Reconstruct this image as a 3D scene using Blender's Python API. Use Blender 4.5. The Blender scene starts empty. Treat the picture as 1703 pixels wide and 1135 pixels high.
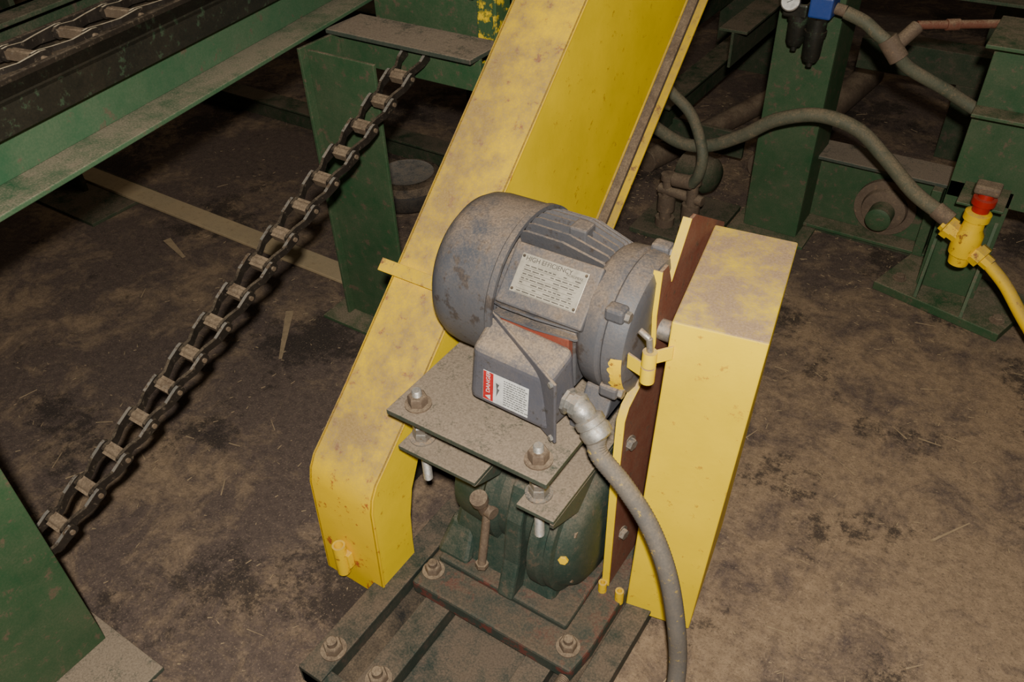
import bpy, bmesh, math, random
from mathutils import Vector, Matrix
random.seed(7)
SC=bpy.context.scene
# ------------------------------------------------------------------ materials
def new_mat(name):
    m=bpy.data.materials.new(name); m.use_nodes=True
    nt=m.node_tree; b=nt.nodes['Principled BSDF']
    return m,nt,b
def ramp(nt,src,a,b):
    r=nt.nodes.new('ShaderNodeMapRange'); r.inputs['From Min'].default_value=a; r.inputs['From Max'].default_value=b
    r.clamp=True; nt.links.new(src,r.inputs['Value']); return r.outputs['Result']
def noise(nt,coord,scale,detail=6,rough=.6,dist=0):
    n=nt.nodes.new('ShaderNodeTexNoise'); n.inputs['Scale'].default_value=scale
    n.inputs['Detail'].default_value=detail; n.inputs['Roughness'].default_value=rough
    n.inputs['Distortion'].default_value=dist
    nt.links.new(coord,n.inputs['Vector']); return n.outputs['Fac']
def mixc(nt,fac,a,b):
    m=nt.nodes.new('ShaderNodeMix'); m.data_type='RGBA'
    if isinstance(fac,(int,float)): m.inputs[0].default_value=fac
    else: nt.links.new(fac,m.inputs[0])
    for i,v in ((6,a),(7,b)):
        if isinstance(v,tuple): m.inputs[i].default_value=(v[0],v[1],v[2],1)
        else: nt.links.new(v,m.inputs[i])
    return m.outputs[2]
def math_n(nt,op,a,b=None,clamp=False):
    m=nt.nodes.new('ShaderNodeMath'); m.operation=op; m.use_clamp=clamp
    for i,v in enumerate((a,b)):
        if v is None: continue
        if isinstance(v,(int,float)): m.inputs[i].default_value=v
        else: nt.links.new(v,m.inputs[i])
    return m.outputs[0]
DUST=(.34,.235,.145)
def paint(name,col,wear=None,wear_amt=.5,dust=DUST,up=1.0,allo=.15,scale=14,rough=.5,metal=0,bump=.15,spec=.5,cov=(.38,.58)):
    m,nt,b=new_mat(name)
    tc=nt.nodes.new('ShaderNodeTexCoord').outputs['Object']
    geo=nt.nodes.new('ShaderNodeNewGeometry').outputs['Normal']
    sep=nt.nodes.new('ShaderNodeSeparateXYZ'); nt.links.new(geo,sep.inputs[0])
    upf=ramp(nt,sep.outputs[2],.25,.9)
    n1=noise(nt,tc,scale,8,.65); n2=noise(nt,tc,scale*4.3,8,.7); n3=noise(nt,tc,scale*.35,5,.6); n4=noise(nt,tc,240,3,.7)
    c=mixc(nt,ramp(nt,n3,.35,.7),col,tuple(v*.78 for v in col))
    if wear: c=mixc(nt,ramp(nt,n2,.62-.12*wear_amt,.68-.1*wear_amt),c,wear)
    f=math_n(nt,'MULTIPLY_ADD',upf,up); f.node.inputs[2].default_value=allo
    mixn=math_n(nt,'ADD',math_n(nt,'MULTIPLY',n1,.5),math_n(nt,'ADD',math_n(nt,'MULTIPLY',n2,.3),math_n(nt,'MULTIPLY',n4,.2)))
    cv=ramp(nt,mixn,cov[0],cov[1])
    f=math_n(nt,'MULTIPLY',f,cv,True)
    dc=mixc(nt,ramp(nt,n4,.35,.65),tuple(v*.72 for v in dust),tuple(min(1,v*1.1) for v in dust))
    c=mixc(nt,f,c,dc)
    nt.links.new(c,b.inputs['Base Color'])
    r=nt.nodes.new('ShaderNodeMapRange'); r.inputs['To Min'].default_value=rough; r.inputs['To Max'].default_value=.95
    nt.links.new(f,r.inputs['Value']); nt.links.new(r.outputs[0],b.inputs['Roughness'])
    b.inputs['Specular IOR Level'].default_value=spec
    if metal:
        mm=math_n(nt,'MULTIPLY',math_n(nt,'SUBTRACT',1.0,f),metal); nt.links.new(mm,b.inputs['Metallic'])
    bp=nt.nodes.new('ShaderNodeBump'); bp.inputs['Strength'].default_value=bump; bp.inputs['Distance'].default_value=.004
    nt.links.new(math_n(nt,'ADD',n2,math_n(nt,'MULTIPLY',f,.5)),bp.inputs['Height']); nt.links.new(bp.outputs[0],b.inputs['Normal'])
    return m
M={}
M['yel']=paint('yellow_paint',(1.0,.64,.0),(.30,.11,.02),.35,up=.8,allo=.10,scale=9,rough=.45,spec=.25,dust=(.36,.245,.13))
M['yel_clean']=paint('yellow_paint_clean',(1.0,.69,.0),(.6,.33,.02),.05,up=1.0,allo=.01,scale=10,rough=.45,spec=.2,dust=(.42,.28,.165),cov=(.33,.53))
M['yel_top']=paint('yellow_paint_dusty',(1.0,.64,.002),(.45,.08,.025),.28,up=1.0,allo=.08,scale=6.5,rough=.55,spec=.2,dust=(.35,.235,.13),cov=(.40,.57))
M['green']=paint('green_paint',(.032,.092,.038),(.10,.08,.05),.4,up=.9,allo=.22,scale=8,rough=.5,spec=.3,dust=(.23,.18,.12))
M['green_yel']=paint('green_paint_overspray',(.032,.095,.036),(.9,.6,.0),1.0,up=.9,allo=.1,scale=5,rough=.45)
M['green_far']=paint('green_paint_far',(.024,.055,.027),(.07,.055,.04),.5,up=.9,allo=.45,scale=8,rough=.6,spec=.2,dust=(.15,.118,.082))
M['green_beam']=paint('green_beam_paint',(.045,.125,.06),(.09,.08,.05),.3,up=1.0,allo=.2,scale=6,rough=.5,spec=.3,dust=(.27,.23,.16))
M['dgreen']=paint('reducer_green',(.014,.045,.034),(.08,.065,.045),.25,up=.8,allo=.28,scale=10,rough=.5,dust=(.155,.125,.09))
M['gray']=paint('motor_gray',(.095,.098,.112),(.045,.04,.042),.6,up=1.1,allo=.2,scale=7,rough=.5,dust=(.26,.19,.135),bump=.25,cov=(.40,.62))
M['gray2']=paint('conduit_box_gray',(.10,.102,.125),(.045,.045,.05),.3,up=1.2,allo=.12,scale=13,rough=.45,dust=(.32,.24,.17),bump=.2)
M['plate']=paint('plate_steel',(.035,.06,.045),(.05,.045,.035),.5,up=1.3,allo=.15,scale=12,rough=.5,dust=(.28,.215,.155),cov=(.34,.54),bump=.3)
M['rail']=paint('slide_rail_dirty',(.02,.036,.027),(.05,.04,.03),.6,up=.9,allo=.35,scale=9,rough=.6,dust=(.14,.103,.072))
M['steel']=paint('bolt_steel',(.35,.34,.32),(.15,.1,.07),.4,up=.7,allo=.3,scale=30,rough=.35,metal=.8)
M['zinc']=paint('zinc',(.5,.5,.48),(.3,.28,.25),.3,up=.5,allo=.2,scale=30,rough=.35,metal=.85)
M['chain']=paint('chain_steel',(.032,.026,.022),(.14,.11,.08),.3,up=.7,allo=.1,scale=22,rough=.4,metal=.4,dust=(.17,.125,.08))
M['chain_bright']=paint('chain_edge',(.42,.40,.36),(.10,.07,.05),.8,up=.3,allo=.15,scale=14,rough=.35,metal=.6)
M['chainbar']=paint('chain_barrel',(.17,.12,.08),(.25,.21,.17),.4,up=.8,allo=.3,scale=22,rough=.5,metal=.2,dust=(.29,.21,.135))
M['rust']=paint('rusty_red',(.18,.05,.028),(.07,.03,.02),.4,up=.9,allo=.25,scale=12,rough=.7)
M['gasket']=paint('red_gasket',(.26,.042,.02),(.1,.04,.03),.4,up=.5,allo=.25,scale=14,rough=.7,dust=(.22,.14,.09))
M['redbase']=paint('red_green_base',(.022,.042,.034),(.15,.026,.02),.9,up=.85,allo=.3,scale=6,rough=.6,dust=(.12,.088,.06))
M['black']=paint('black_grease',(.012,.014,.012),(.03,.06,.035),.4,up=.35,allo=.05,scale=10,rough=.4)
M['rubber']=paint('black_rubber',(.015,.015,.016),None,up=.5,allo=.15,scale=16,rough=.6)
M['conduit']=paint('flex_conduit',(.14,.13,.12),(.65,.43,.02),.14,up=.6,allo=.4,scale=14,rough=.6,dust=(.26,.20,.14))
M['hose']=paint('hose_green_gray',(.075,.092,.06),(.18,.14,.08),.4,up=.7,allo=.45,scale=14,rough=.6,dust=(.21,.165,.105))
M['wood']=paint('dusty_board',(.50,.37,.21),(.34,.23,.12),.5,up=.4,allo=.3,scale=9,rough=.8,dust=(.40,.31,.19))
M['red']=paint('red_plastic',(.5,.015,.01),None,up=.3,allo=.05,scale=14,rough=.35)
M['blue']=paint('blue_plastic',(.02,.07,.32),None,up=.3,allo=.05,scale=14,rough=.4)
M['brown']=paint('brown_rust_pipe',(.12,.08,.055),(.2,.12,.07),.4,up=.8,allo=.4,scale=14,rough=.7,dust=(.26,.19,.125))
M['dark']=paint('dark_void',(.012,.012,.011),None,up=.3,allo=.1,scale=8,rough=.8)
M['cream']=paint('cream_edge',(.70,.60,.43),(.25,.18,.11),.3,up=.2,allo=.08,scale=14,rough=.6)
def flat(name,col,rough=.5,metal=0):
    m,nt,b=new_mat(name); tc=nt.nodes.new('ShaderNodeTexCoord').outputs['Object']
    c=mixc(nt,ramp(nt,noise(nt,tc,60,6,.7),.45,.75),col,tuple(v*.6 for v in col))
    nt.links.new(c,b.inputs['Base Color']); b.inputs['Roughness'].default_value=rough; b.inputs['Metallic'].default_value=metal
    return m
M['np']=flat('nameplate_aluminium',(.56,.50,.40),.45,.4)
M['npdark']=flat('nameplate_print',(.07,.06,.05),.6)
M['white']=flat('label_white',(.74,.73,.70),.6)
M['lred']=flat('label_red',(.55,.02,.02),.6)
M['lblack']=flat('label_print',(.12,.12,.12),.6)

def floor_mat():
    m,nt,b=new_mat('sawdust_concrete')
    tc=nt.nodes.new('ShaderNodeTexCoord').outputs['Object']
    sep=nt.nodes.new('ShaderNodeSeparateXYZ'); nt.links.new(tc,sep.inputs[0])
    big=noise(nt,tc,1.6,6,.6,.3); mid=noise(nt,tc,7,12,.78,.5); fine=noise(nt,tc,45,8,.8); vf=noise(nt,tc,190,4,.75)
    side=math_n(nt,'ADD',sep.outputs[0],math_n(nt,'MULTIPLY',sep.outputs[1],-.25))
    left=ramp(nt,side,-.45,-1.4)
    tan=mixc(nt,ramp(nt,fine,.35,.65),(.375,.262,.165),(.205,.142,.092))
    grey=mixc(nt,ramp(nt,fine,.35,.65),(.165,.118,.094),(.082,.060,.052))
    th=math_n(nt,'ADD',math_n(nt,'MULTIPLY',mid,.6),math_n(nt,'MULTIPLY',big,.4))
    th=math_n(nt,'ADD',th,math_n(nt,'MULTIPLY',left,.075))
    th=math_n(nt,'ADD',th,-.015)
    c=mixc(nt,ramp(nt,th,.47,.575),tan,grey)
    sp=math_n(nt,'ADD',math_n(nt,'MULTIPLY',noise(nt,tc,2.6,3,.5),.55),math_n(nt,'MULTIPLY',noise(nt,tc,22,10,.85),.45))
    c=mixc(nt,math_n(nt,'MULTIPLY',ramp(nt,sp,.535,.58),.85),c,(.04,.031,.027))
    c=mixc(nt,math_n(nt,'MULTIPLY',ramp(nt,vf,.58,.68),.7),c,(.46,.335,.215))
    c=mixc(nt,math_n(nt,'MULTIPLY',ramp(nt,vf,.44,.36),.6),c,(.055,.042,.034))
    nt.links.new(c,b.inputs['Base Color']); b.inputs['Roughness'].default_value=.8
    b.inputs['Specular IOR Level'].default_value=.25
    bp=nt.nodes.new('ShaderNodeBump'); bp.inputs['Strength'].default_value=.6; bp.inputs['Distance'].default_value=.006
    nt.links.new(math_n(nt,'ADD',fine,math_n(nt,'MULTIPLY',vf,.4)),bp.inputs['Height']); nt.links.new(bp.outputs[0],b.inputs['Normal'])
    return m
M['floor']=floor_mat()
M['wall']=paint('dark_wall',(.05,.055,.045),(.03,.03,.03),.3,up=.2,allo=.2,scale=3,rough=.8)

# ------------------------------------------------------------------ builders
def root(name,loc=(0,0,0)):
    e=bpy.data.objects.new(name,None); e.empty_display_size=.05; e.location=loc
    SC.collection.objects.link(e); return e
def finish(bm,parent,name,mat,bevel=0,smooth=False,segs=2):
    bmesh.ops.recalc_face_normals(bm,faces=bm.faces)
    me=bpy.data.meshes.new(name); bm.to_mesh(me); bm.free()
    o=bpy.data.objects.new(name,me); SC.collection.objects.link(o)
    me.materials.append(M[mat] if isinstance(mat,str) else mat)
    if smooth:
        for p in me.polygons: p.use_smooth=True
        if hasattr(me,'set_sharp_from_angle'): me.set_sharp_from_angle(angle=math.radians(38))
    if bevel:
        md=o.modifiers.new('bevel','BEVEL'); md.width=bevel; md.segments=segs; md.limit_method='ANGLE'; md.angle_limit=math.radians(40)
    if parent:
        o.parent=parent; o.matrix_parent_inverse=Matrix.Translation(-Vector(parent.location))
    return o
def box(parent,name,x,y,z,mat,bevel=.002,rot=None):
    bm=bmesh.new()
    vs=[bm.verts.new((a,b,c)) for a in x for b in y for c in z]
    for f in ((0,1,3,2),(4,5,7,6),(0,1,5,4),(2,3,7,6),(0,2,6,4),(1,3,7,5)): bm.faces.new([vs[i] for i in f])
    if rot:
        c=Vector(((x[0]+x[1])/2,(y[0]+y[1])/2,(z[0]+z[1])/2))
        bmesh.ops.rotate(bm,verts=bm.verts,cent=c,matrix=Matrix.Rotation(rot[0],3,rot[1]))
    return finish(bm,parent,name,mat,bevel)
def hexa(parent,name,bot,top,mat,bevel=.002):
    bm=bmesh.new(); b=[bm.verts.new(p) for p in bot]; t=[bm.verts.new(p) for p in top]; n=len(b)
    bm.faces.new(b); bm.faces.new(t)
    for i in range(n): bm.faces.new([b[i],b[(i+1)%n],t[(i+1)%n],t[i]])
    return finish(bm,parent,name,mat,bevel)
def prism(parent,name,axis,pts,a0,a1,mat,bevel=.001):
    def P(a,p): return {'x':(a,p[0],p[1]),'y':(p[0],a,p[1]),'z':(p[0],p[1],a)}[axis]
    return hexa(parent,name,[P(a0,p) for p in pts],[P(a1,p) for p in pts],mat,bevel)
def frame(d):
    d=Vector(d).normalized(); u=Vector((0,0,1)) if abs(d.z)<.9 else Vector((1,0,0))
    a=d.cross(u).normalized(); return d,a,d.cross(a).normalized()
def lathe_bm(bm,p0,d,prof,seg=48,caps=True):
    d,a,b=frame(d); p0=Vector(p0); rings=[]
    for s,r in prof:
        rings.append([bm.verts.new(p0+d*s+(a*math.cos(2*math.pi*i/seg)+b*math.sin(2*math.pi*i/seg))*max(r,1e-5)) for i in range(seg)])
    for k in range(len(rings)-1):
        for i in range(seg): bm.faces.new([rings[k][i],rings[k][(i+1)%seg],rings[k+1][(i+1)%seg],rings[k+1][i]])
    if caps: bm.faces.new(rings[0]); bm.faces.new(rings[-1])
def lathe(parent,name,p0,d,prof,mat,seg=48,bevel=0):
    bm=bmesh.new(); lathe_bm(bm,p0,d,prof,seg); return finish(bm,parent,name,mat,bevel,True)
def cyl(parent,name,p0,p1,r,mat,seg=24,bevel=.001):
    p0=Vector(p0);p1=Vector(p1); L=(p1-p0).length; e=min(bevel,r*.3)
    return lathe(parent,name,p0,p1-p0,[(0,r-e),(e,r),(L-e,r),(L,r-e)],mat,seg)
def catmull(pts,n=12):
    P=[Vector(p) for p in pts]; P=[2*P[0]-P[1]]+P+[2*P[-1]-P[-2]]; out=[]
    for k in range(1,len(P)-2):
        for i in range(n):
            t=i/n; a,b,c,d=P[k-1],P[k],P[k+1],P[k+2]
            out.append(.5*((2*b)+(-a+c)*t+(2*a-5*b+4*c-d)*t*t+(-a+3*b-3*c+d)*t**3))
    out.append(P[-2]); return out
def sweep(parent,name,pts,r,mat,seg=18,ridge=0,n=14):
    path=catmull(pts,n)
    if ridge:
        Ls=[0]
        for i in range(1,len(path)): Ls.append(Ls[-1]+(path[i]-path[i-1]).length)
        step=.0032; N=int(Ls[-1]/step); res=[];j=0
        for i in range(N+1):
            s=i*step
            while j<len(Ls)-2 and Ls[j+1]<s: j+=1
            t=(s-Ls[j])/max(1e-9,Ls[j+1]-Ls[j]); res.append(path[j].lerp(path[j+1],min(1,t)))
        path=res
    bm=bmesh.new(); prev=None; rings=[]
    for i,p in enumerate(path):
        t=(path[min(i+1,len(path)-1)]-path[max(i-1,0)]).normalized()
        if prev is None: a=frame(t)[1]
        else: a=(prev-t*prev.dot(t)).normalized()
        prev=a; b=t.cross(a); rr=r-(ridge if i%2 else 0)
        rings.append([bm.verts.new(p+(a*math.cos(2*math.pi*k/seg)+b*math.sin(2*math.pi*k/seg))*rr) for k in range(seg)])
    for q in range(len(rings)-1):
        for k in range(seg): bm.faces.new([rings[q][k],rings[q][(k+1)%seg],rings[q+1][(k+1)%seg],rings[q+1][k]])
    bm.faces.new(rings[0]); bm.faces.new(rings[-1])
    return finish(bm,parent,name,mat,0,True)
def bolt(parent,name,p,d,r,mat='steel',h=None,stud=0,washer=True):
    bm=bmesh.new(); p=Vector(p); dd=Vector(d).normalized(); h=h or r*.8; s=0
    if washer: lathe_bm(bm,p,dd,[(0,r*1.35),(r*.18,r*1.35)],28); s=r*.18
    lathe_bm(bm,p+dd*s,dd,[(0,r),(h*.85,r),(h,r*.88)],6)
    if stud: lathe_bm(bm,p+dd*(s+h),dd,[(0,r*.55),(stud,r*.55),(stud+r*.1,r*.45)],16)
    return finish(bm,parent,name,mat,0,True)
def rod(parent,name,p0,p1,r,mat='steel'):
    p0=Vector(p0);p1=Vector(p1);L=(p1-p0).length;prof=[];s=0;k=0
    while s<L: prof.append((s,r if k%2 else r*.86)); s+=.0018;k+=1
    return lathe(parent,name,p0,p1-p0,prof,mat,14)
def text(parent,name,body,loc,xdir,ydir,size,mat,align='LEFT',ext=.0002):
    cu=bpy.data.curves.new(name,'FONT'); cu.body=body; cu.size=size; cu.extrude=ext; cu.align_x=align; cu.align_y='CENTER'
    cu.materials.append(M[mat]); o=bpy.data.objects.new(name,cu); SC.collection.objects.link(o)
    X=Vector(xdir).normalized(); Y=Vector(ydir).normalized(); Z=X.cross(Y)
    mw=Matrix((X,Y,Z)).transposed().to_4x4(); mw.translation=Vector(loc)
    o.parent=parent; o.matrix_parent_inverse=Matrix.Translation(-Vector(parent.location)); o.matrix_basis=mw
    return o
def quadbox(parent,name,c,X,Y,w,h,th,mat,bevel=0):
    X=Vector(X).normalized();Y=Vector(Y).normalized();Z=X.cross(Y);c=Vector(c)
    b=[c+X*sx*w/2+Y*sy*h/2 for sx,sy in((-1,-1),(1,-1),(1,1),(-1,1))]
    return hexa(parent,name,b,[p+Z*th for p in b],mat,bevel)
def strip(parent,name,pts,x0,x1,th,mat):
    bm=bmesh.new(); rows=[]
    for i,p in enumerate(pts):
        a=Vector(pts[max(i-1,0)]);b=Vector(pts[min(i+1,len(pts)-1)]);t=(b-a).normalized();n=Vector((-t.y,t.x))
        q=Vector(p); q2=q-n*th
        rows.append([bm.verts.new((x0,q.x,q.y)),bm.verts.new((x1,q.x,q.y)),bm.verts.new((x1,q2.x,q2.y)),bm.verts.new((x0,q2.x,q2.y))])
    for i in range(len(rows)-1):
        for k in range(4): bm.faces.new([rows[i][k],rows[i][(k+1)%4],rows[i+1][(k+1)%4],rows[i+1][k]])
    bm.faces.new(rows[0]);bm.faces.new(rows[-1])
    return finish(bm,parent,name,mat,.0006,True)

# ------------------------------------------------------------------ room
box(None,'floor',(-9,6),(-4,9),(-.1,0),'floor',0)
box(None,'wall_back',(-9,6),(9,9.1),(0,4),'wall',0)
box(None,'wall_left',(-9.1,-9),(-4,9),(0,4),'wall',0)

# ------------------------------------------------------------------ chain drive guard (big yellow)
g=root('chain_drive_guard',(-.935,1.3,0))
XL,XR=-1.02,-.852
top=[(.70,.012),(.712,.29),(.721,.325),(.738,.352),(.77,.378),(.85,.445),(1.25,.80),(1.55,1.065),(2.25,1.685)]
low=[(2.50,1.32),(2.04,.89),(1.65,.53),(1.22,.13)]
notch=[(1.19,.2),(1.15,.32),(1.08,.38),(1.0,.40),(.92,.37),(.865,.31),(.835,.25),(.818,.18),(.812,.10),(.81,.012)]
prism(g,'side_plate_right','x',top+low+notch,XR-.004,XR,'yel_clean',0)
prism(g,'side_plate_left','x',top+low+[(1.1,.012)],XL,XL+.004,'yel',0)
prism(g,'inner_shade_sheet','x',[(.72,.014),(.73,.30),(.86,.43),(1.2,.72),(1.5,.5),(1.2,.14),(1.1,.014)],XL+.006,XL+.010,'dark',0)  # near-black sheet paints the shade of the hollow behind the notch
strip(g,'top_cover',top,XL-.002,XR+.002,.005,'yel_top')
strip(g,'under_cover',[(2.51,1.31),(2.05,.88),(1.66,.52),(1.23,.12)],XL,XR,.004,'yel')
strip(g,'lower_flange_dusty',[(2.53,1.30),(2.065,.865),(1.675,.505),(1.40,.25)],XR-.01,XR+.02,.012,'brown')
strip(g,'lower_flange',[(2.56,1.275),(2.09,.84),(1.70,.48),(1.44,.24)],XR-.01,XR+.028,.006,'yel')
quadbox(g,'handle_strap',(-.955,1.045,.634),(1,0,0),(0,.74,.67),.19,.028,.006,'yel',.001)
lathe(g,'hinge_tube',(-.946,.684,.068),(0,.02,1),[(0,.0145),(.088,.0145),(.088,.010),(.02,.009)],'yel',20)
box(g,'hinge_leaf',(-.946,-.925),(.686,.701),(.085,.13),'yel')

# ------------------------------------------------------------------ base rails
g=root('motor_slide_base',(-.65,.8,0))
for i,(a,b) in enumerate(((-.875,-.82),(-.755,-.70),(-.50,-.45),(-.385,-.34))):
    box(g,'rail_web_%d'%i,(a,b),(.47,1.3),(.0,.045),'rail')
    box(g,'rail_top_%d'%i,(a-.004,b+.004),(.47,1.3),(.045,.055),'rail')
for i,(a,b) in enumerate(((-.82,-.755),(-.45,-.385))): box(g,'slot_floor_%d'%i,(a,b),(.5,1.3),(0,.012),'dark')
box(g,'oil_pan_floor',(-.70,-.50),(.52,1.3),(0,.008),'rail')
box(g,'end_bar_0',(-.88,-.686),(.47,.50),(.0,.05),'rail'); box(g,'end_bar_1',(-.504,-.336),(.47,.50),(.0,.05),'rail')
for i,p in enumerate(((-.842,.535),(-.722,.535),(-.47,.535))): bolt(g,'anchor_bolt_%d'%i,(p[0],p[1],.055),(0,0,1),.02,'brown',h=.018,stud=.012)
rod(g,'adjusting_screw',(-.412,.50,.065),(-.412,.73,.065),.012,'brown')

# ------------------------------------------------------------------ gear reducer
g=root('gear_reducer',(-.6,1.0,.056))
prism(g,'base_plate','z',[(-.79,.73),(-.40,.73),(-.39,.80),(-.39,1.25),(-.79,1.25)],.056,.095,'redbase',.006)
box(g,'base_step',(-.77,-.45),(.80,1.2),(.095,.115),'redbase',.006)
for i,p in enumerate(((-.765,.775),(-.43,.775))): bolt(g,'base_bolt_%d'%i,(p[0],p[1],.095),(0,0,1),.018,'brown',h=.017,stud=.01)
CY,CZ=.985,.27
lathe(g,'housing',(-.80,CY,CZ),(1,0,0),[(0,.06),(.01,.08),(.03,.10),(.045,.125),(.06,.13),(.12,.135),(.13,.148),(.15,.148),(.16,.135),(.25,.135),(.30,.13)],'dgreen',56)
FYc,FZc=.965,.258
lathe(g,'input_flange',(-.55,FYc,FZc),(1,0,0),[(0,.12),(.004,.155),(.010,.166),(.030,.166),(.034,.158),(.040,.155),(.044,.162),(.058,.162),(.062,.150),(.085,.135),(.096,.11),(.102,.06)],'dgreen',72)
lathe(g,'output_shaft',(-.90,CY,CZ),(1,0,0),[(0,.035),(.11,.035)],'steel',28)
rib=[(.79,.112),(1.2,.112),(1.1,.40),(1.0,.425),(.925,.418),(.865,.38),(.835,.31),(.82,.2)]
prism(g,'pedestal_rib','x',rib,-.612,-.574,'dgreen',.006)
hexa(g,'pedestal',[(-.77,.83,.1),(-.50,.83,.1),(-.50,1.15,.1),(-.77,1.15,.1)],[(-.75,.88,.27),(-.52,.88,.27),(-.52,1.1,.27),(-.75,1.1,.27)],'dgreen',.012)
hexa(g,'side_foot',[(-.785,.81,.112),(-.70,.81,.112),(-.70,.95,.112),(-.785,.95,.112)],[(-.77,.86,.19),(-.71,.86,.19),(-.71,.95,.19),(-.77,.95,.19)],'dgreen',.01)
cyl(g,'top_boss',(-.70,.93,.34),(-.70,.90,.40),.04,'dgreen')
lathe(g,'oil_pipe_elbow',(-.665,.842,.29),(0,-.3,1),[(0,.012),(.045,.012),(.045,.018),(.06,.018)],'brown',20)
cyl(g,'drain_pipe',(-.66,.842,.285),(-.655,.805,.165),.009,'brown',16)
cyl(g,'pipe_tee',(-.69,.85,.300),(-.64,.838,.300),.014,'brown',16)
bolt(g,'drain_plug',(-.655,.806,.168),(0,-.1,-1),.014,'brown',washer=False)
for k in range(6):
    a=math.radians(k*60+205); bolt(g,'flange_bolt_%d'%k,(-.470,FYc+.128*math.cos(a),FZc+.128*math.sin(a)),(1,0,0),.009,'brown',washer=False)
bolt(g,'grease_plug',(-.475,.83,.285),(.3,-1,.2),.01,'yel',washer=False)

# ------------------------------------------------------------------ motor mount
g=root('motor_mount_plate',(-.65,.95,.4))
box(g,'plate',(-.83,-.482),(.78,1.24),(.528,.54),'plate',.0015)
for i,(a,b) in enumerate(((-.815,-.635),(-.545,-.468))):
    box(g,'bracket_flange_%d'%i,(a,b),(.78,1.2),(.442,.452),'plate',.0015)
prism(g,'bracket_web_1','x',[(.78,.442),(.78,.432),(.87,.385),(.93,.43),(1.2,.425),(1.2,.442)],-.476,-.468,'plate')
prism(g,'bracket_web_0','x',[(.78,.442),(.80,.43),(.86,.40),(.93,.43),(1.2,.425),(1.2,.442)],-.643,-.635,'plate')
for i,(x,y) in enumerate(((-.787,.822),(-.523,.822),(-.787,1.2),(-.523,1.2))):
    rod(g,'stud_%d'%i,(x,y,.335),(x,y,.578),.0095,'zinc')
    bolt(g,'top_nut_%d'%i,(x,y,.54),(0,0,1),.019,'brown' if i<2 else 'steel',h=.02)
    bolt(g,'mid_nut_%d'%i,(x,y,.452),(0,0,1),.019,'steel',h=.018)
    bolt(g,'jam_nut_%d'%i,(x,y,.474),(0,0,1),.017,'steel',h=.014,washer=False)
    bolt(g,'under_nut_%d'%i,(x,y,.440),(0,0,-1),.018,'brown',h=.016)

# ------------------------------------------------------------------ electric motor
g=root('electric_motor',(-.62,1.07,.54))
MY,MZ=1.07,.70
lathe(g,'fan_cowl',(-.838,MY,MZ),(1,0,0),[(0,.05),(0,.105),(.006,.123),(.018,.138),(.035,.147),(.055,.150),(.143,.151),(.146,.154),(.158,.154),(.158,.146),(.14,.14)],'gray',72)
lathe(g,'frame',(-.70,MY,MZ),(1,0,0),[(0,.114),(.170,.114),(.178,.124),(.186,.130),(.215,.132),(.220,.128),(.224,.128),(.228,.132),(.25,.130),(.262,.124),(.268,.11),(.268,.05)],'gray',72)
bm=bmesh.new()
for k in range(44):
    a=2*math.pi*k/44; deg=math.degrees(a)%360
    if 108<deg<160 or 172<deg<235: continue
    d=Vector((0,math.cos(a),math.sin(a))); s=Vector((0,-math.sin(a),math.cos(a)))
    c=Vector((0,MY,MZ)); hi=.149 if 20<deg<108 else .138
    pr=[(-.688,.110),(-.688,hi-.006),(-.67,hi),(-.60,hi),(-.525,.128),(-.510,.110)]
    v1=[bm.verts.new(Vector((x,0,0))+c+d*r-s*.0024) for x,r in pr]; v2=[bm.verts.new(Vector((x,0,0))+c+d*r+s*.0016) for x,r in pr]
    bm.faces.new(v1);bm.faces.new(v2)
    for i in range(6): bm.faces.new([v1[i],v1[(i+1)%6],v2[(i+1)%6],v2[i]])
finish(bm,g,'cooling_fins','gray')
na=math.radians(135); N=Vector((0,math.cos(na),math.sin(na))); T=Vector((0,math.sin(na),-math.cos(na)))
X=Vector((1,0,0))
if T.z<0: T=-T
c=Vector((-.597,MY,MZ))+N*.122
quadbox(g,'nameplate_pad',c-N*.018-T*.004,X,T,.172,.112,.026,'gray',.004)
pc=c+N*.008
quadbox(g,'nameplate',pc,X,T,.130,.070,.0015,'np',.0005)
f0=pc+N*.0016
text(g,'nameplate_title','HIGH EFFICIENCY',f0-X*.056+T*.0272,X,T,.0115,'npdark')
text(g,'nameplate_maker','NORDMERE',f0+X*.026+T*.0215,X,T,.006,'npdark')
bm=bmesh.new()
def bar(bm,c,X,Y,w,h,th):
    Z=X.cross(Y); b=[bm.verts.new(c+X*sx*w/2+Y*sy*h/2) for sx,sy in((-1,-1),(1,-1),(1,1),(-1,1))]; t=[bm.verts.new(v.co+Z*th) for v in b]
    bm.faces.new(b);bm.faces.new(t)
    for i in range(4): bm.faces.new([b[i],b[(i+1)%4],t[(i+1)%4],t[i]])
for r in range(7):
    yy=.0155-r*.0076; bar(bm,f0+T*(yy-.0036),X,T,.108,.0005,.0003)
    x=-.052
    while x<.048:
        w=random.uniform(.005,.014)
        if random.random()<.8: bar(bm,f0+X*(x+w/2)+T*yy,X,T,w,.0016,.0003)
        x+=w+.003
finish(bm,g,'nameplate_fields','npdark')
for i,(a,b) in enumerate(((-.061,.030),(.061,.030),(-.061,-.030),(.061,-.030))):
    lathe(g,'rivet_%d'%i,f0+X*a+T*b,N,[(0,.0028),(.0015,.0022),(.002,.0005)],'dark',12)
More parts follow.
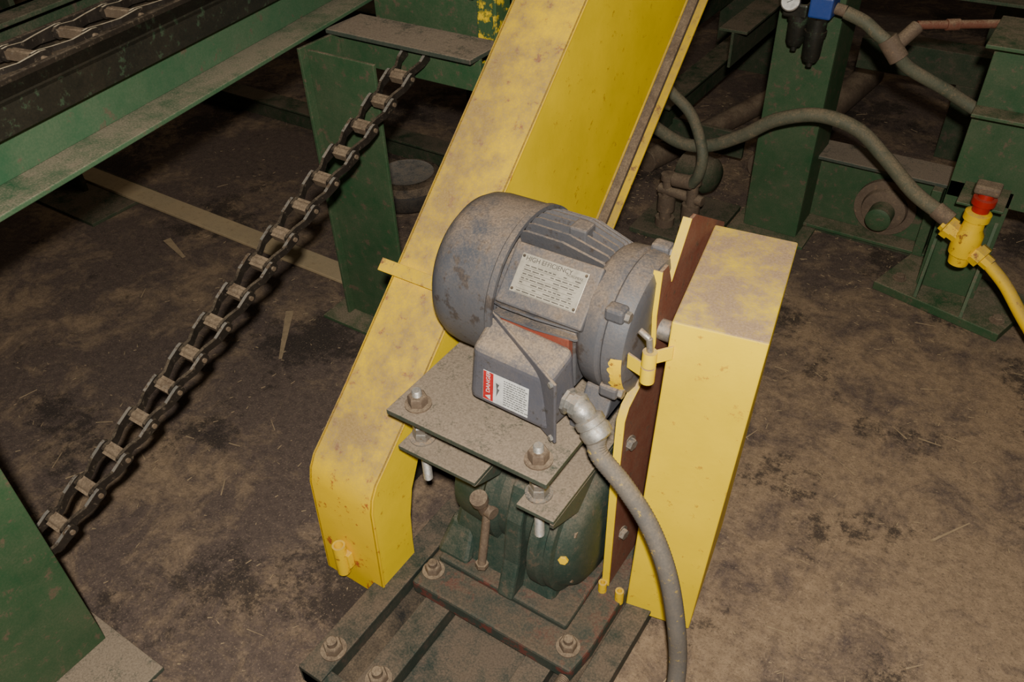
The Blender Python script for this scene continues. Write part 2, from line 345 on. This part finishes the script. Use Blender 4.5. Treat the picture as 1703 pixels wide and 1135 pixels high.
for k,a in enumerate((62,140,215,320)):
    r=math.radians(a); d=Vector((0,math.cos(r),math.sin(r))); p=Vector((-.480,MY,MZ))+d*.132
    hexa(g,'end_bell_lug_%d'%k,[p+Vector((0,.014,-.012)),p+Vector((0,-.014,-.012)),p+Vector((0,-.014,.014)),p+Vector((0,.014,.014))],[p+Vector((.035,.014,-.012)),p+Vector((.035,-.014,-.012)),p+Vector((.035,-.014,.014)),p+Vector((.035,.014,.014))],'gray',.006)
    bolt(g,'end_bell_bolt_%d'%k,p+Vector((.035,0,0)),(1,0,0),.010,'steel',washer=False)
box(g,'lifting_pad',(-.61,-.575),(MY-.005,MY+.03),(MZ+.115,MZ+.152),'gray',.004)
for i,(x0,x1) in enumerate(((-.70,-.655),(-.52,-.465))):
    hexa(g,'foot_%d'%i,[(x0,.945,.541),(x1,.945,.541),(x1,1.195,.541),(x0,1.195,.541)],[(x0,.98,.60),(x1,.98,.60),(x1,1.16,.60),(x0,1.16,.60)],'gray',.004)
    box(g,'foot_toe_%d'%i,(x0,x1),(.92,1.22),(.541,.556),'gray',.003)
    bolt(g,'foot_bolt_%d'%i,((x0+x1)/2,.945,.556),(0,0,1),.012,'steel')
lathe(g,'shaft',(-.44,MY,MZ),(1,0,0),[(0,.019),(.07,.019)],'steel',24)
bm=bmesh.new(); prev=None; C0=Vector((0,MY,MZ))
for k in range(60):
    a=math.radians(174+k*.75); d=Vector((0,math.cos(a),math.sin(a))); w=.0005+.006*abs(math.sin(k*.12)*math.sin(k*.31))
    cur=[bm.verts.new(C0+d*.1322+Vector((-.454-w,0,0))),bm.verts.new(C0+d*.1306+Vector((-.4485,0,0))),bm.verts.new(C0+d*.1255+Vector((-.4375,0,0)))]
    if prev: bm.faces.new([prev[0],prev[1],cur[1],cur[0]]); bm.faces.new([prev[1],prev[2],cur[2],cur[1]])
    prev=cur
finish(bm,g,'yellow_overspray','yel')
# motor conduit box
box(g,'conduit_box_mount',(-.695,-.53),(.955,1.0),(.60,.722),'gray',.004)
box(g,'conduit_box_gasket',(-.685,-.535),(.940,.956),(.60,.718),'gasket',.002)
b=[(-.695,.858,.575),(-.525,.858,.568),(-.515,.945,.568),(-.70,.955,.575)]; t=[(-.69,.872,.690),(-.53,.872,.683),(-.522,.94,.708),(-.698,.95,.712)]
o=hexa(g,'conduit_box_body',b,t,'gray2',.014); o.modifiers[0].segments=4
A0=Vector((-.712,.955,0)); B0=Vector((-.508,.858,0)); dd=(B0-A0).normalized(); nn=Vector((dd.y,-dd.x,0))
hexa(g,'conduit_box_flange',[A0+Vector((0,0,.566)),B0+Vector((0,0,.558)),B0+nn*.006+Vector((0,0,.558)),A0+nn*.006+Vector((0,0,.566))],
     [A0+Vector((0,0,.722)),B0+Vector((0,0,.694)),B0+nn*.006+Vector((0,0,.694)),A0+nn*.006+Vector((0,0,.722))],'gray2',.002)
for i,p in enumerate((A0+dd*.008+Vector((0,0,.715)),B0-dd*.008+Vector((0,0,.69)),B0-dd*.008+Vector((0,0,.567)))):
    bolt(g,'cover_screw_%d'%i,p+nn*.006,nn,.006,'zinc',washer=False)
FX=Vector((1,0,-.03)).normalized(); FY=Vector((0,.12,1)).normalized(); FN=FX.cross(FY)
lc=Vector((-.615,.8628,.619))+FN*.0008
quadbox(g,'danger_label',lc,FX,FY,.094,.062,.0006,'white')
quadbox(g,'danger_label_red',lc-FX*.036+FN*.0006,FX,FY,.021,.060,.0003,'lred')
text(g,'danger_word','DANGER',lc-FX*.036-FY*.014+FN*.001,FY,-FX,.0115,'white','LEFT')
def tri(bm,a,b,c,n):
    v=[bm.verts.new(p) for p in (a,b,c)]; w=[bm.verts.new(p+n*.0003) for p in (a,b,c)]
    bm.faces.new(v);bm.faces.new(w)
    for i in range(3): bm.faces.new([v[i],v[(i+1)%3],w[(i+1)%3],w[i]])
bm=bmesh.new(); q=lc-FX*.036-FY*.0225+FN*.0009
tri(bm,q+FX*.005-FY*.0055,q+FX*.005+FY*.0055,q-FX*.006,FN); finish(bm,g,'warning_triangle','white')
bm=bmesh.new(); q=lc-FX*.017+FN*.0006
for (a,b,c_) in (((-.003,.014),(.004,.012),(-.001,.0)),((-.001,.003),(.005,.002),(-.002,-.016))): tri(bm,*[q+FX*u+FY*v for u,v in (a,b,c_)],FN)
for r in range(11):
    x=-.004
    while x<.040:
        w=random.uniform(.003,.008); bar(bm,lc+FX*(x+w/2)+FY*(.025-r*.005)+FN*.0006,FX,FY,w,.0016,.0003); x+=w+.0014
finish(bm,g,'danger_label_print','lblack')

# ------------------------------------------------------------------ liquid tight conduit
g=root('flexible_conduit',(-.3,.86,0))
E=Vector((-.51,.895,.628))
lathe(g,'connector_body',E,(1,-.1,-.0),[(0,.024),(.006,.024),(.006,.018),(.016,.018),(.016,.024),(.028,.025),(.034,.02)],'zinc',8)
lathe(g,'elbow_ball',E+Vector((.03,-.006,-.002)),(.8,-.1,-.6),[(-.02,.008),(-.012,.018),(0,.022),(.012,.021),(.02,.018)],'zinc',28)
e2=E+Vector((.042,-.006,-.012)); ed=Vector((.66,-.12,-.74))
lathe(g,'compression_nut',e2,ed,[(0,.020),(.004,.027),(.016,.027),(.018,.024),(.024,.028),(.04,.027),(.044,.022)],'zinc',10)
s=e2+ed.normalized()*.035
sweep(g,'conduit',[s,(-.434,.872,.560),(-.38,.868,.513),(-.325,.862,.45),(-.278,.85,.365),(-.245,.842,.244),(-.226,.835,.12),(-.215,.80,.03),(-.20,.72,.02),(-.17,.55,.02),(-.1,.3,.02)],.0175,'conduit',20,ridge=.001)

# ------------------------------------------------------------------ belt guard
g=root('belt_guard',(-.33,1.1,0))
bot=[(-.390,.948,.035),(-.256,.974,.035),(-.300,1.265,.035),(-.440,1.245,.035)]
tp=[(-.371,.976,.80),(-.223,1.001,.80),(-.278,1.298,.80),(-.426,1.281,.80)]
hexa(g,'cover',bot,tp,'yel_clean',.003)
front=[(.934,.11),(.940,.40),(.949,.575),(.962,.598),(1.00,.617),(1.035,.64),(1.052,.68),(1.045,.745),(1.052,.83)]
rear=[(1.075,.83),(1.095,.785),(1.155,.875),(1.175,.875)]
prism(g,'back_plate','x',front+rear+[(1.33,.78),(1.33,.11)],-.431,-.425,'rust',0)
strip(g,'back_plate_lip',front,-.440,-.424,-.003,'yel_clean'); strip(g,'back_plate_lip_top',[(1.095,.785),(1.155,.877)],-.440,-.424,-.003,'yel_clean')
hx,hy,hz=-.388,.940,.695
lathe(g,'hinge_top_lower',(hx,hy,hz),(0,.03,1),[(0,.012),(.03,.012)],'yel_clean',16)
lathe(g,'hinge_top_upper',(hx,hy+.001,hz+.033),(0,.03,1),[(0,.012),(.028,.012)],'yel_clean',16)
cyl(g,'hinge_top_pin',(hx,hy+.002,hz+.06),(hx-.004,hy+.004,hz+.085),.0055,'steel')
cyl(g,'hinge_top_pin_bend',(hx-.004,hy+.004,hz+.083),(hx-.022,hy+.004,hz+.094),.0055,'steel')
hexa(g,'hinge_top_leaf_left',[(-.432,.955,hz-.002),(hx,.942,hz-.002),(hx,.945,hz-.002),(-.432,.960,hz-.002)],[(-.432,.955,hz+.028),(hx,.942,hz+.028),(hx,.945,hz+.028),(-.432,.960,hz+.028)],'yel_clean',.0008)
hexa(g,'hinge_top_leaf_right',[(hx,.940,hz+.033),(-.362,.972,hz+.033),(-.362,.978,hz+.033),(hx,.945,hz+.033)],[(hx,.940,hz+.06),(-.362,.972,hz+.06),(-.362,.978,hz+.06),(hx,.945,hz+.06)],'yel_clean',.0008)
for i,x in enumerate((-.435,-.396)): lathe(g,'hinge_low_%d'%i,(x,.925,.085),(0,0,1),[(0,.009),(.038,.009),(.038,.005),(.02,.005)],'yel',16)
bolt(g,'plate_bolt_0',(-.425,.975,.50),(1,-.2,0),.012,'steel'); bolt(g,'plate_bolt_1',(-.425,.975,.24),(1,-.2,0),.012,'steel')

# ------------------------------------------------------------------ chains
def chain_mesh(g,name,p0,p1,n,side,w1,w2,hh,rb,sag=0,mats=('chain','chain_bright','chainbar'),th=.0065,full=False):
    p0=Vector(p0);p1=Vector(p1); side=Vector(side).normalized()
    pts=[]
    for i in range(n+1):
        t=i/n; p=p0.lerp(p1,t); p.z-=sag*4*t*(1-t); pts.append(p)
    bm=bmesh.new(); bm2=bmesh.new(); bm3=bmesh.new()
    for i in range(n):
        a,b=pts[i],pts[i+1]; d=(b-a); L=d.length; d.normalize(); up=side.cross(d).normalized()
        if up.z<0: up=-up
        tw=random.uniform(-.05,.05); up2=(up+side*tw).normalized()
        for sg in (-1,1):
            def ring(f,w,scale):
                c=a+d*L*f+side*sg*w
                return [c+up2*hh*scale+side*sg*th,c-up2*hh*scale+side*sg*th,c-up2*hh*scale,c+up2*hh*scale]
            secs=[ring(-.16,w1,.45),ring(-.10,w1,.9),ring(0,w1,1),ring(.28,w1,.7),ring(.60,w2,.7),ring(1.0,w2,1),ring(1.10,w2,.9),ring(1.16,w2,.45)]
            vr=[[bm.verts.new(p) for p in s] for s in secs]
            for k in range(len(vr)-1):
                for q in range(4): bm.faces.new([vr[k][q],vr[k][(q+1)%4],vr[k+1][(q+1)%4],vr[k+1][q]])
            bm.faces.new(vr[0]);bm.faces.new(vr[-1])
            e=[(c[3]+up2*.0006,c[0]+up2*.0006) for c in secs]
            ve=[[bm2.verts.new(x) for x in s] for s in e]
            for k in (range(1,6) if full else (4,5)): bm2.faces.new([ve[k][0],ve[k][1],ve[k+1][1],ve[k+1][0]])
        lathe_bm(bm3,a-side*(w1+.001),side,[(0,rb),(2*w1+.002,rb)],14)
        c=a; vs=[]
        for su in (-1,1):
            for sd in (-1,1):
                for ss in (-1,1): vs.append(bm3.verts.new(c+up*(su*rb*.75)+d*(sd*rb*1.15)+side*(ss*w1)))
        for f in ((0,1,3,2),(4,5,7,6),(0,1,5,4),(2,3,7,6),(0,2,6,4),(1,3,7,5)): bm3.faces.new([vs[k] for k in f])
        lathe_bm(bm3,a-side*(w2+.012),side,[(0,.0055),(2*w2+.024,.0055)],10)
    finish(bm,g,name+'_sidebars',mats[0],0); finish(bm2,g,name+'_worn_edges',mats[1]); finish(bm3,g,name+'_barrels',mats[2],0,True)
g=root('conveyor_chain',(-1.37,1.0,.5))
chain_mesh(g,'strand',(-1.365,.205,.235),(-1.365,1.60,.85),18,(1,0,0),.0205,.0315,.0125,.0125,sag=.012,th=.008)
# ------------------------------------------------------------------ conveyor frame (left, above)
P0=Vector((-1.42,.534,0)); U=Vector((-.1857,.983,0)).normalized(); Nn=Vector((-U.y,U.x,0))
def bmb(parent,name,s,n,z,mat,bevel=.002):
    pts=[P0+U*a+Nn*b for a,b in ((s[0],n[0]),(s[1],n[0]),(s[1],n[1]),(s[0],n[1]))]
    return hexa(parent,name,[p+Vector((0,0,z[0])) for p in pts],[p+Vector((0,0,z[1])) for p in pts],mat,bevel)
g=root('conveyor_frame',(-1.6,1.2,0))
S=(-1.2,2.6)
bmb(g,'lower_flange',S,(0,.18),(.89,.90),'green_beam')
bmb(g,'web',S,(.09,.10),(.90,.985),'green_beam')
bmb(g,'upper_flange_lip',S,(.055,.10),(.985,1.07),'black')
bmb(g,'upper_flange',S,(.055,.30),(1.035,1.045),'black')
bmb(g,'guide_rail_inner',S,(.055,.066),(1.045,1.078),'chain')
bmb(g,'guide_rail_outer',S,(.205,.216),(1.045,1.078),'chain')
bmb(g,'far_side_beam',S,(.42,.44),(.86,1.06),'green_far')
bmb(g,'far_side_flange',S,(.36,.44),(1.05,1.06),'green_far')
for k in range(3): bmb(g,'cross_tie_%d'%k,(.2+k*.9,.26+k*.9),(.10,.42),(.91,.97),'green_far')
bmb(g,'support_leg',(-.9,-.85),(.1,.3),(0,.89),'green_far'); bmb(g,'support_leg_far',(2.4,2.45),(.1,.3),(0,.89),'green_far')
a=P0+U*(-1.0)+Nn*.135+Vector((0,0,1.070)); b=P0+U*2.4+Nn*.135+Vector((0,0,1.070))
chain_mesh(g,'carrying_chain',a,b,27,-Nn,.034,.044,.013,.010,0,('chain','cream','chainbar'),th=.005,full=True)
# posts
g=root('conveyor_support_post',(-1.5,1.55,0))
box(g,'web',(-1.63,-1.405),(1.475,1.485),(.012,.85),'green')
box(g,'flange_left',(-1.64,-1.63),(1.45,1.60),(.012,.86),'green')
box(g,'base',(-1.70,-1.36),(1.40,1.62),(0,.012),'green')
box(g,'cross_channel_top',(-1.64,-1.17),(1.56,1.70),(.865,.877),'plate')
box(g,'cross_channel_web',(-1.64,-1.17),(1.60,1.61),(.78,.865),'green')
box(g,'cross_channel_back',(-1.64,-1.27),(1.76,1.77),(.78,1.0),'green'); box(g,'cross_channel_ledge',(-1.64,-1.27),(1.72,1.84),(.96,.97),'plate')
box(g,'upright',(-1.26,-1.16),(1.72,1.73),(0,1.5),'green_yel'); box(g,'upright_flange',(-1.17,-1.16),(1.66,1.80),(0,1.5),'green_yel')
g=root('steel_post',(-1.4,.15,0))
box(g,'flange',(-1.31,-1.30),(-.05,.307),(.012,.88),'green'); box(g,'web',(-1.55,-1.31),(.12,.13),(.012,.88),'green')
box(g,'flange_back',(-1.56,-1.55),(-.05,.307),(.012,.88),'green'); box(g,'base',(-1.62,-1.14),(-.15,.33),(0,.012),'plate')
g=root('floor_tie_bar',(-2.3,1.6,0))
box(g,'bar',(-3.25,-1.72),(1.555,1.64),(.014,.026),'wood'); box(g,'bar_front',(-1.73,-1.20),(1.63,1.715),(.014,.026),'wood')
box(g,'foot_plate',(-3.35,-2.85),(1.36,1.66),(0,.014),'green_far'); box(g,'stub_post',(-3.3,-3.1),(1.5,1.52),(.014,.9),'green_far')
g=root('wheel_tire',(-1.95,2.2,0))
lathe(g,'tire',(-1.95,2.15,.0),(0,0,1),[(.0,.10),(.0,.13),(.02,.155),(.05,.162),(.08,.155),(.1,.13),(.1,.10)],'rubber',48)
lathe(g,'rim',(-1.95,2.15,.01),(0,0,1),[(0,.02),(.085,.05),(.092,.095),(.1,.105),(.096,.09)],'zinc',48)
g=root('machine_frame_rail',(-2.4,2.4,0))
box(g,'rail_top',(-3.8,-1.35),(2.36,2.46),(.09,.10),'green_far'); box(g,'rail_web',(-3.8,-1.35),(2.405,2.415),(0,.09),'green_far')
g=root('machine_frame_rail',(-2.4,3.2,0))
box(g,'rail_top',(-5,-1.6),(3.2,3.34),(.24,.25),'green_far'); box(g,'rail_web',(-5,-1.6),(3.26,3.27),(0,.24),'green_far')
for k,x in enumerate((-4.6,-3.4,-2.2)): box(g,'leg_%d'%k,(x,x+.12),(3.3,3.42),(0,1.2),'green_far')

# ------------------------------------------------------------------ right side machinery
g=root('machine_column',(-.66,2.66,0))
box(g,'face',(-.762,-.572),(2.60,2.61),(0.012,1.6),'green'); box(g,'side_left',(-.762,-.752),(2.61,2.80),(.012,1.6),'green'); box(g,'side_right',(-.582,-.572),(2.61,2.80),(.012,1.6),'green')
box(g,'base',(-.80,-.53),(2.55,2.86),(0,.012),'green')
g=root('air_filter_regulator',(-.64,2.5,.75))
for k,(x,y,zb) in enumerate(((-.672,2.50,.69),(-.615,2.49,.655))):
    lathe(g,'bowl_%d'%k,(x,y,zb),(0,0,1),[(0,.006),(.0,.009),(.014,.009),(.016,.02),(.03,.026),(.09,.028),(.09,.032),(.105,.032),(.105,.028),(.14,.028)],'black',24)
box(g,'head_left',(-.715,-.645),(2.47,2.53),(.79,.83),'black',.006)
box(g,'head',(-.64,-.575),(2.46,2.54),(.80,.86),'blue',.006)
box(g,'bracket',(-.70,-.60),(2.53,2.60),(.81,.84),'steel')
lathe(g,'gauge_case',(-.685,2.455,.838),(0,-1,.35),[(0,.010),(.012,.010),(.014,.026),(.03,.027),(.032,.024)],'steel',28)
lathe(g,'gauge_face',(-.685,2.424,.849),(0,-1,.35),[(0,.0235),(.0008,.0235)],'white',28)
quadbox(g,'gauge_needle',(-.685,2.4225,.8495),(1,0,.6),(-.55,.3,.9),.03,.002,.0006,'lblack')
cyl(g,'knob',(-.60,2.50,.86),(-.60,2.50,.90),.026,'black'); cyl(g,'outlet',(-.575,2.5,.825),(-.545,2.5,.82),.016,'brown')
g=root('air_hose',(-.6,2.4,.4))
sweep(g,'long_hose',[(-1.25,2.5,.43),(-1.059,2.42,.389),(-.95,2.4,.365),(-.855,2.4,.379),(-.75,2.4,.44),(-.658,2.4,.51),(-.539,2.4,.552),(-.422,2.4,.535),(-.33,2.39,.477),(-.219,2.33,.42),(-.125,2.305,.385)],.021,'hose',16)
cyl(g,'ferrule',(-.15,2.31,.396),(-.105,2.30,.377),.024,'brown')
g=root('air_hose',(-.95,2.4,.4))
sweep(g,'short_hose',[(-1.12,2.45,.62),(-1.03,2.4,.549),(-.93,2.4,.47),(-.862,2.36,.375),(-.86,2.35,.30),(-.885,2.36,.25)],.018,'hose',16)
cyl(g,'elbow',(-.885,2.36,.255),(-.95,2.37,.245),.024,'brown')
g=root('air_hose',(-.35,2.5,.75))
sweep(g,'branch_hose',[(-.545,2.5,.818),(-.49,2.5,.80),(-.45,2.5,.775),(-.393,2.5,.74),(-.35,2.52,.69),(-.25,2.56,.635),(-.20,2.58,.605),(-.152,2.59,.58)],.018,'hose',16)
cyl(g,'coupling',(-.42,2.5,.765),(-.375,2.5,.715),.027,'brown'); cyl(g,'branch',(-.40,2.5,.74),(-.36,2.56,.79),.02,'brown')
g=root('red_air_pipe',(-.2,2.75,.75))
cyl(g,'pipe',(-.37,2.62,.775),(.1,2.9,.775),.012,'rust'); cyl(g,'pipe_collar',(-.30,2.66,.775),(-.27,2.68,.775),.016,'rust')

g=root('machine_pedestal',(-.03,2.5,0))
prism(g,'base','z',[(-.265,2.445),(.117,2.352),(.19,2.60),(-.2,2.68)],0,.03,'green',.003)
box(g,'column_face',(-.15,.02),(2.50,2.51),(.03,.40),'green'); box(g,'column_side',(-.15,-.14),(2.51,2.66),(.03,.80),'green')
prism(g,'gusset','x',[(2.38,.03),(2.50,.03),(2.50,.30)],.0,.01,'green'); prism(g,'gusset_left','x',[(2.42,.03),(2.50,.03),(2.50,.25)],-.14,-.13,'green')
box(g,'head_face',(-.15,.35),(2.50,2.51),(.35,.80),'green'); box(g,'head_bottom',(-.15,.35),(2.51,2.70),(.35,.36),'green_far'); box(g,'head_top_flange',(-.17,.35),(2.44,2.70),(.80,.81),'green')
box(g,'head_mid_flange',(-.15,.35),(2.43,2.50),(.62,.63),'green')
box(g,'valve_bracket',(-.11,.01),(2.36,2.50),(.40,.408),'green')
for k,p in enumerate(((-.2,2.5),(.10,2.42))): bolt(g,'anchor_%d'%k,(p[0],p[1],.03),(0,0,1),.016,'brown')

g=root('bearing_support_beam',(-.37,2.76,0))
box(g,'lower_flange',(-.63,-.16),(2.68,2.82),(.02,.032),'green'); box(g,'web',(-.63,-.16),(2.75,2.76),(.032,.275),'green')
box(g,'upper_flange',(-.63,-.16),(2.69,2.83),(.275,.287),'plate'); box(g,'skid',(-.60,-.17),(2.70,2.80),(0,.02),'green_far')
lathe(g,'bearing_flange',(-.33,2.75,.135),(0,-1,0),[(0,.10),(.02,.10),(.022,.075),(.04,.07),(.045,.045)],'brown',40)
lathe(g,'shaft_stub',(-.33,2.70,.135),(0,-1,0),[(0,.04),(.06,.04),(.065,.03),(.065,.012)],'green',28)
box(g,'end_stop',(-.20,-.17),(2.66,2.75),(.032,.275),'green')
g=root('machine_top_beam',(-.1,3.0,.85))
box(g,'beam_face',(-.9,.9),(3.0,3.01),(.78,.95),'green_far'); box(g,'beam_flange',(-.9,.9),(2.92,3.08),(.77,.78),'green_far')
for k,x in enumerate((-.86,.7)): box(g,'leg_%d'%k,(x,x+.12),(3.0,3.12),(0,.78),'green_far')

g=root('ball_valve',(-.06,2.29,.35))
lathe(g,'body',(-.052,2.29,.262),(.04,.0,1),[(0,.016),(.002,.026),(.03,.03),(.035,.036),(.06,.038),(.10,.036),(.115,.028),(.14,.026),(.145,.034),(.165,.034),(.17,.026)],'yel',28)
lathe(g,'inlet',(-.065,2.29,.345),(-1,.1,.42),[(0,.026),(.03,.026),(.03,.032),(.05,.032),(.052,.022),(.062,.02)],'yel',8)
lathe(g,'outlet',(-.045,2.29,.325),(1,-.25,-.45),[(0,.026),(.03,.024),(.03,.032),(.055,.032),(.057,.02),(.08,.02)],'yel',8)
lathe(g,'red_collar',(-.044,2.29,.432),(.04,0,1),[(0,.022),(.02,.022),(.022,.03),(.04,.03),(.042,.02),(.055,.018)],'red',24)
box(g,'handle',(-.075,-.012),(2.265,2.315),(.488,.512),'brown',.006)
g=root('yellow_air_line',(.1,2.2,.2))
sweep(g,'line',[(.025,2.27,.293),(.08,2.25,.255),(.14,2.22,.20),(.22,2.18,.13),(.32,2.1,.05),(.45,1.98,.022),(.7,1.8,.022)],.017,'yel',16)

g=root('oil_pump_unit',(-.95,2.45,0))
lathe(g,'pump_body',(-1.02,2.62,.17),(1,-.3,0),[(0,.04),(.01,.06),(.12,.065),(.14,.05),(.15,.02)],'green_far',32)
for k,(x,y,h) in enumerate(((-1.0,2.44,.20),(-.90,2.42,.22))):
    lathe(g,'valve_stack_%d'%k,(x,y,.0),(0,0,1),[(0,.035),(.05,.035),(.05,.022),(.08,.022),(.08,.032),(.14,.032),(.14,.02),(h,.02),(h,.028),(h+.02,.028)],'brown',10)
cyl(g,'cross_pipe',(-1.03,2.44,.16),(-.86,2.42,.16),.018,'brown'); box(g,'mount',(-1.1,-.81),(2.36,2.70),(0,.02),'green_far')
g=root('steel_pipe',(-.80,3.3,.05)); cyl(g,'pipe',(-.83,2.95,.06),(-.72,4.1,.06),.06,'brown')
g=root('steel_pipe',(-1.05,3.4,.05)); cyl(g,'pipe',(-1.25,2.80,.045),(-.98,3.85,.045),.045,'brown')
g=root('machine_frame_rail',(-1.2,3.4,0))
for k,(x,z) in enumerate(((-1.25,.30),(-1.45,.45),(-1.0,.62))):
    box(g,'rail_flange_%d'%k,(x,x+.10),(2.75,4.6),(z,z+.01),'green_far'); box(g,'rail_web_%d'%k,(x+.045,x+.055),(2.75,4.6),(z-.12,z),'green_far')
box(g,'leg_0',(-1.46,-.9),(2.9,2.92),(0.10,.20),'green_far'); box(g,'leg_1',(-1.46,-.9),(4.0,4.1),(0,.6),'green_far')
g=root('machine_frame_rail',(.5,3.6,0))
for k,y in enumerate((3.5,4.2)): box(g,'bar_%d'%k,(-.68,1.6),(y,y+.12),(.3+k*.2,.42+k*.2),'green_far'); box(g,'foot_%d'%k,(-.3,-.1),(y,y+.12),(0,.3+k*.2),'green_far')

# ------------------------------------------------------------------ wood shavings (one object)
bm=bmesh.new()
def chip(x,y,L,w,ang):
    d=Vector((math.cos(ang),math.sin(ang),0)); s=Vector((-d.y,d.x,0)); z=random.uniform(.001,.004)
    c=Vector((x,y,z)); t=random.uniform(-.15,.15)
    v=[bm.verts.new(p) for p in (c-d*L-s*w,c+d*L-s*w*.4,c+d*L+s*w*.4+Vector((0,0,abs(t)*w)),c-d*L+s*w)]
    u=[bm.verts.new(q.co+Vector((0,0,.0015))) for q in v]
    bm.faces.new(v);bm.faces.new(u)
    for i in range(4): bm.faces.new([v[i],v[(i+1)%4],u[(i+1)%4],u[i]])
for i in range(2800):
    r=random.random()
    if r<.35: x,y=random.uniform(-.85,1.6),random.uniform(.6,3.4)
    elif r<.75: x,y=random.gauss(-.9,.5),random.gauss(2.9,.5)
    elif r<.87: x,y=random.uniform(-3.6,-1.2),random.uniform(1.5,3.5)
    else: x,y=random.uniform(-2.4,-.3),random.uniform(.1,1.6)
    if -.86<x<-.33 and .45<y<1.32: continue
    chip(x,y,random.uniform(.002,.008) if random.random()<.92 else random.uniform(.010,.03),random.uniform(.0008,.0018),random.uniform(0,math.pi))
for (x,y,L,w,a) in ((-1.74,1.27,.12,.013,-.9),(-2.45,1.42,.08,.014,-.3),(.15,1.55,.06,.003,1.0)): chip(x,y,L,w,a)
finish(bm,None,'wood_shavings',flat('wood_chip',(.36,.26,.155),.9))

# ------------------------------------------------------------------ lights + world
w=bpy.data.worlds.new('world'); SC.world=w; w.use_nodes=True
w.node_tree.nodes['Background'].inputs[0].default_value=(1,.88,.72,1); w.node_tree.nodes['Background'].inputs[1].default_value=.035
def area(name,loc,target,size,power,col,shape='DISK'):
    l=bpy.data.lights.new(name,'AREA'); l.energy=power; l.size=size; l.shape=shape; l.color=col
    o=bpy.data.objects.new(name,l); o.location=loc; o.rotation_euler=(Vector(target)-Vector(loc)).to_track_quat('-Z','Y').to_euler(); SC.collection.objects.link(o)
pl=bpy.data.lights.new('camera_flash','POINT'); pl.energy=215; pl.shadow_soft_size=.03; pl.color=(1,.955,.86)
po=bpy.data.objects.new('camera_flash',pl); po.location=(.05,-.06,1.79); SC.collection.objects.link(po)
area('overhead_fill',(-1.5,2.5,3.8),(-1.2,2,0),1.5,10,(1,.82,.6))  # weak unseen fill added overhead to soften the flash falloff

# ------------------------------------------------------------------ camera
cam=bpy.data.cameras.new('camera'); co=bpy.data.objects.new('camera',cam); SC.collection.objects.link(co)
th=math.radians(39.2); rho=math.radians(2.2); az=math.radians(34.7)
fh=Vector((-math.sin(az),math.cos(az),0)); R0=Vector((math.cos(az),math.sin(az),0))
F=fh*math.cos(th)+Vector((0,0,-math.sin(th))); U0=R0.cross(F)
Rr=R0*math.cos(rho)-U0*math.sin(rho); Uu=R0*math.sin(rho)+U0*math.cos(rho)
mw=Matrix((Rr,Uu,-F)).transposed().to_4x4(); mw.translation=Vector((0,0,1.6)); co.matrix_world=mw
cam.sensor_width=36; cam.lens=1375/1703*36; cam.clip_start=.02
SC.camera=co
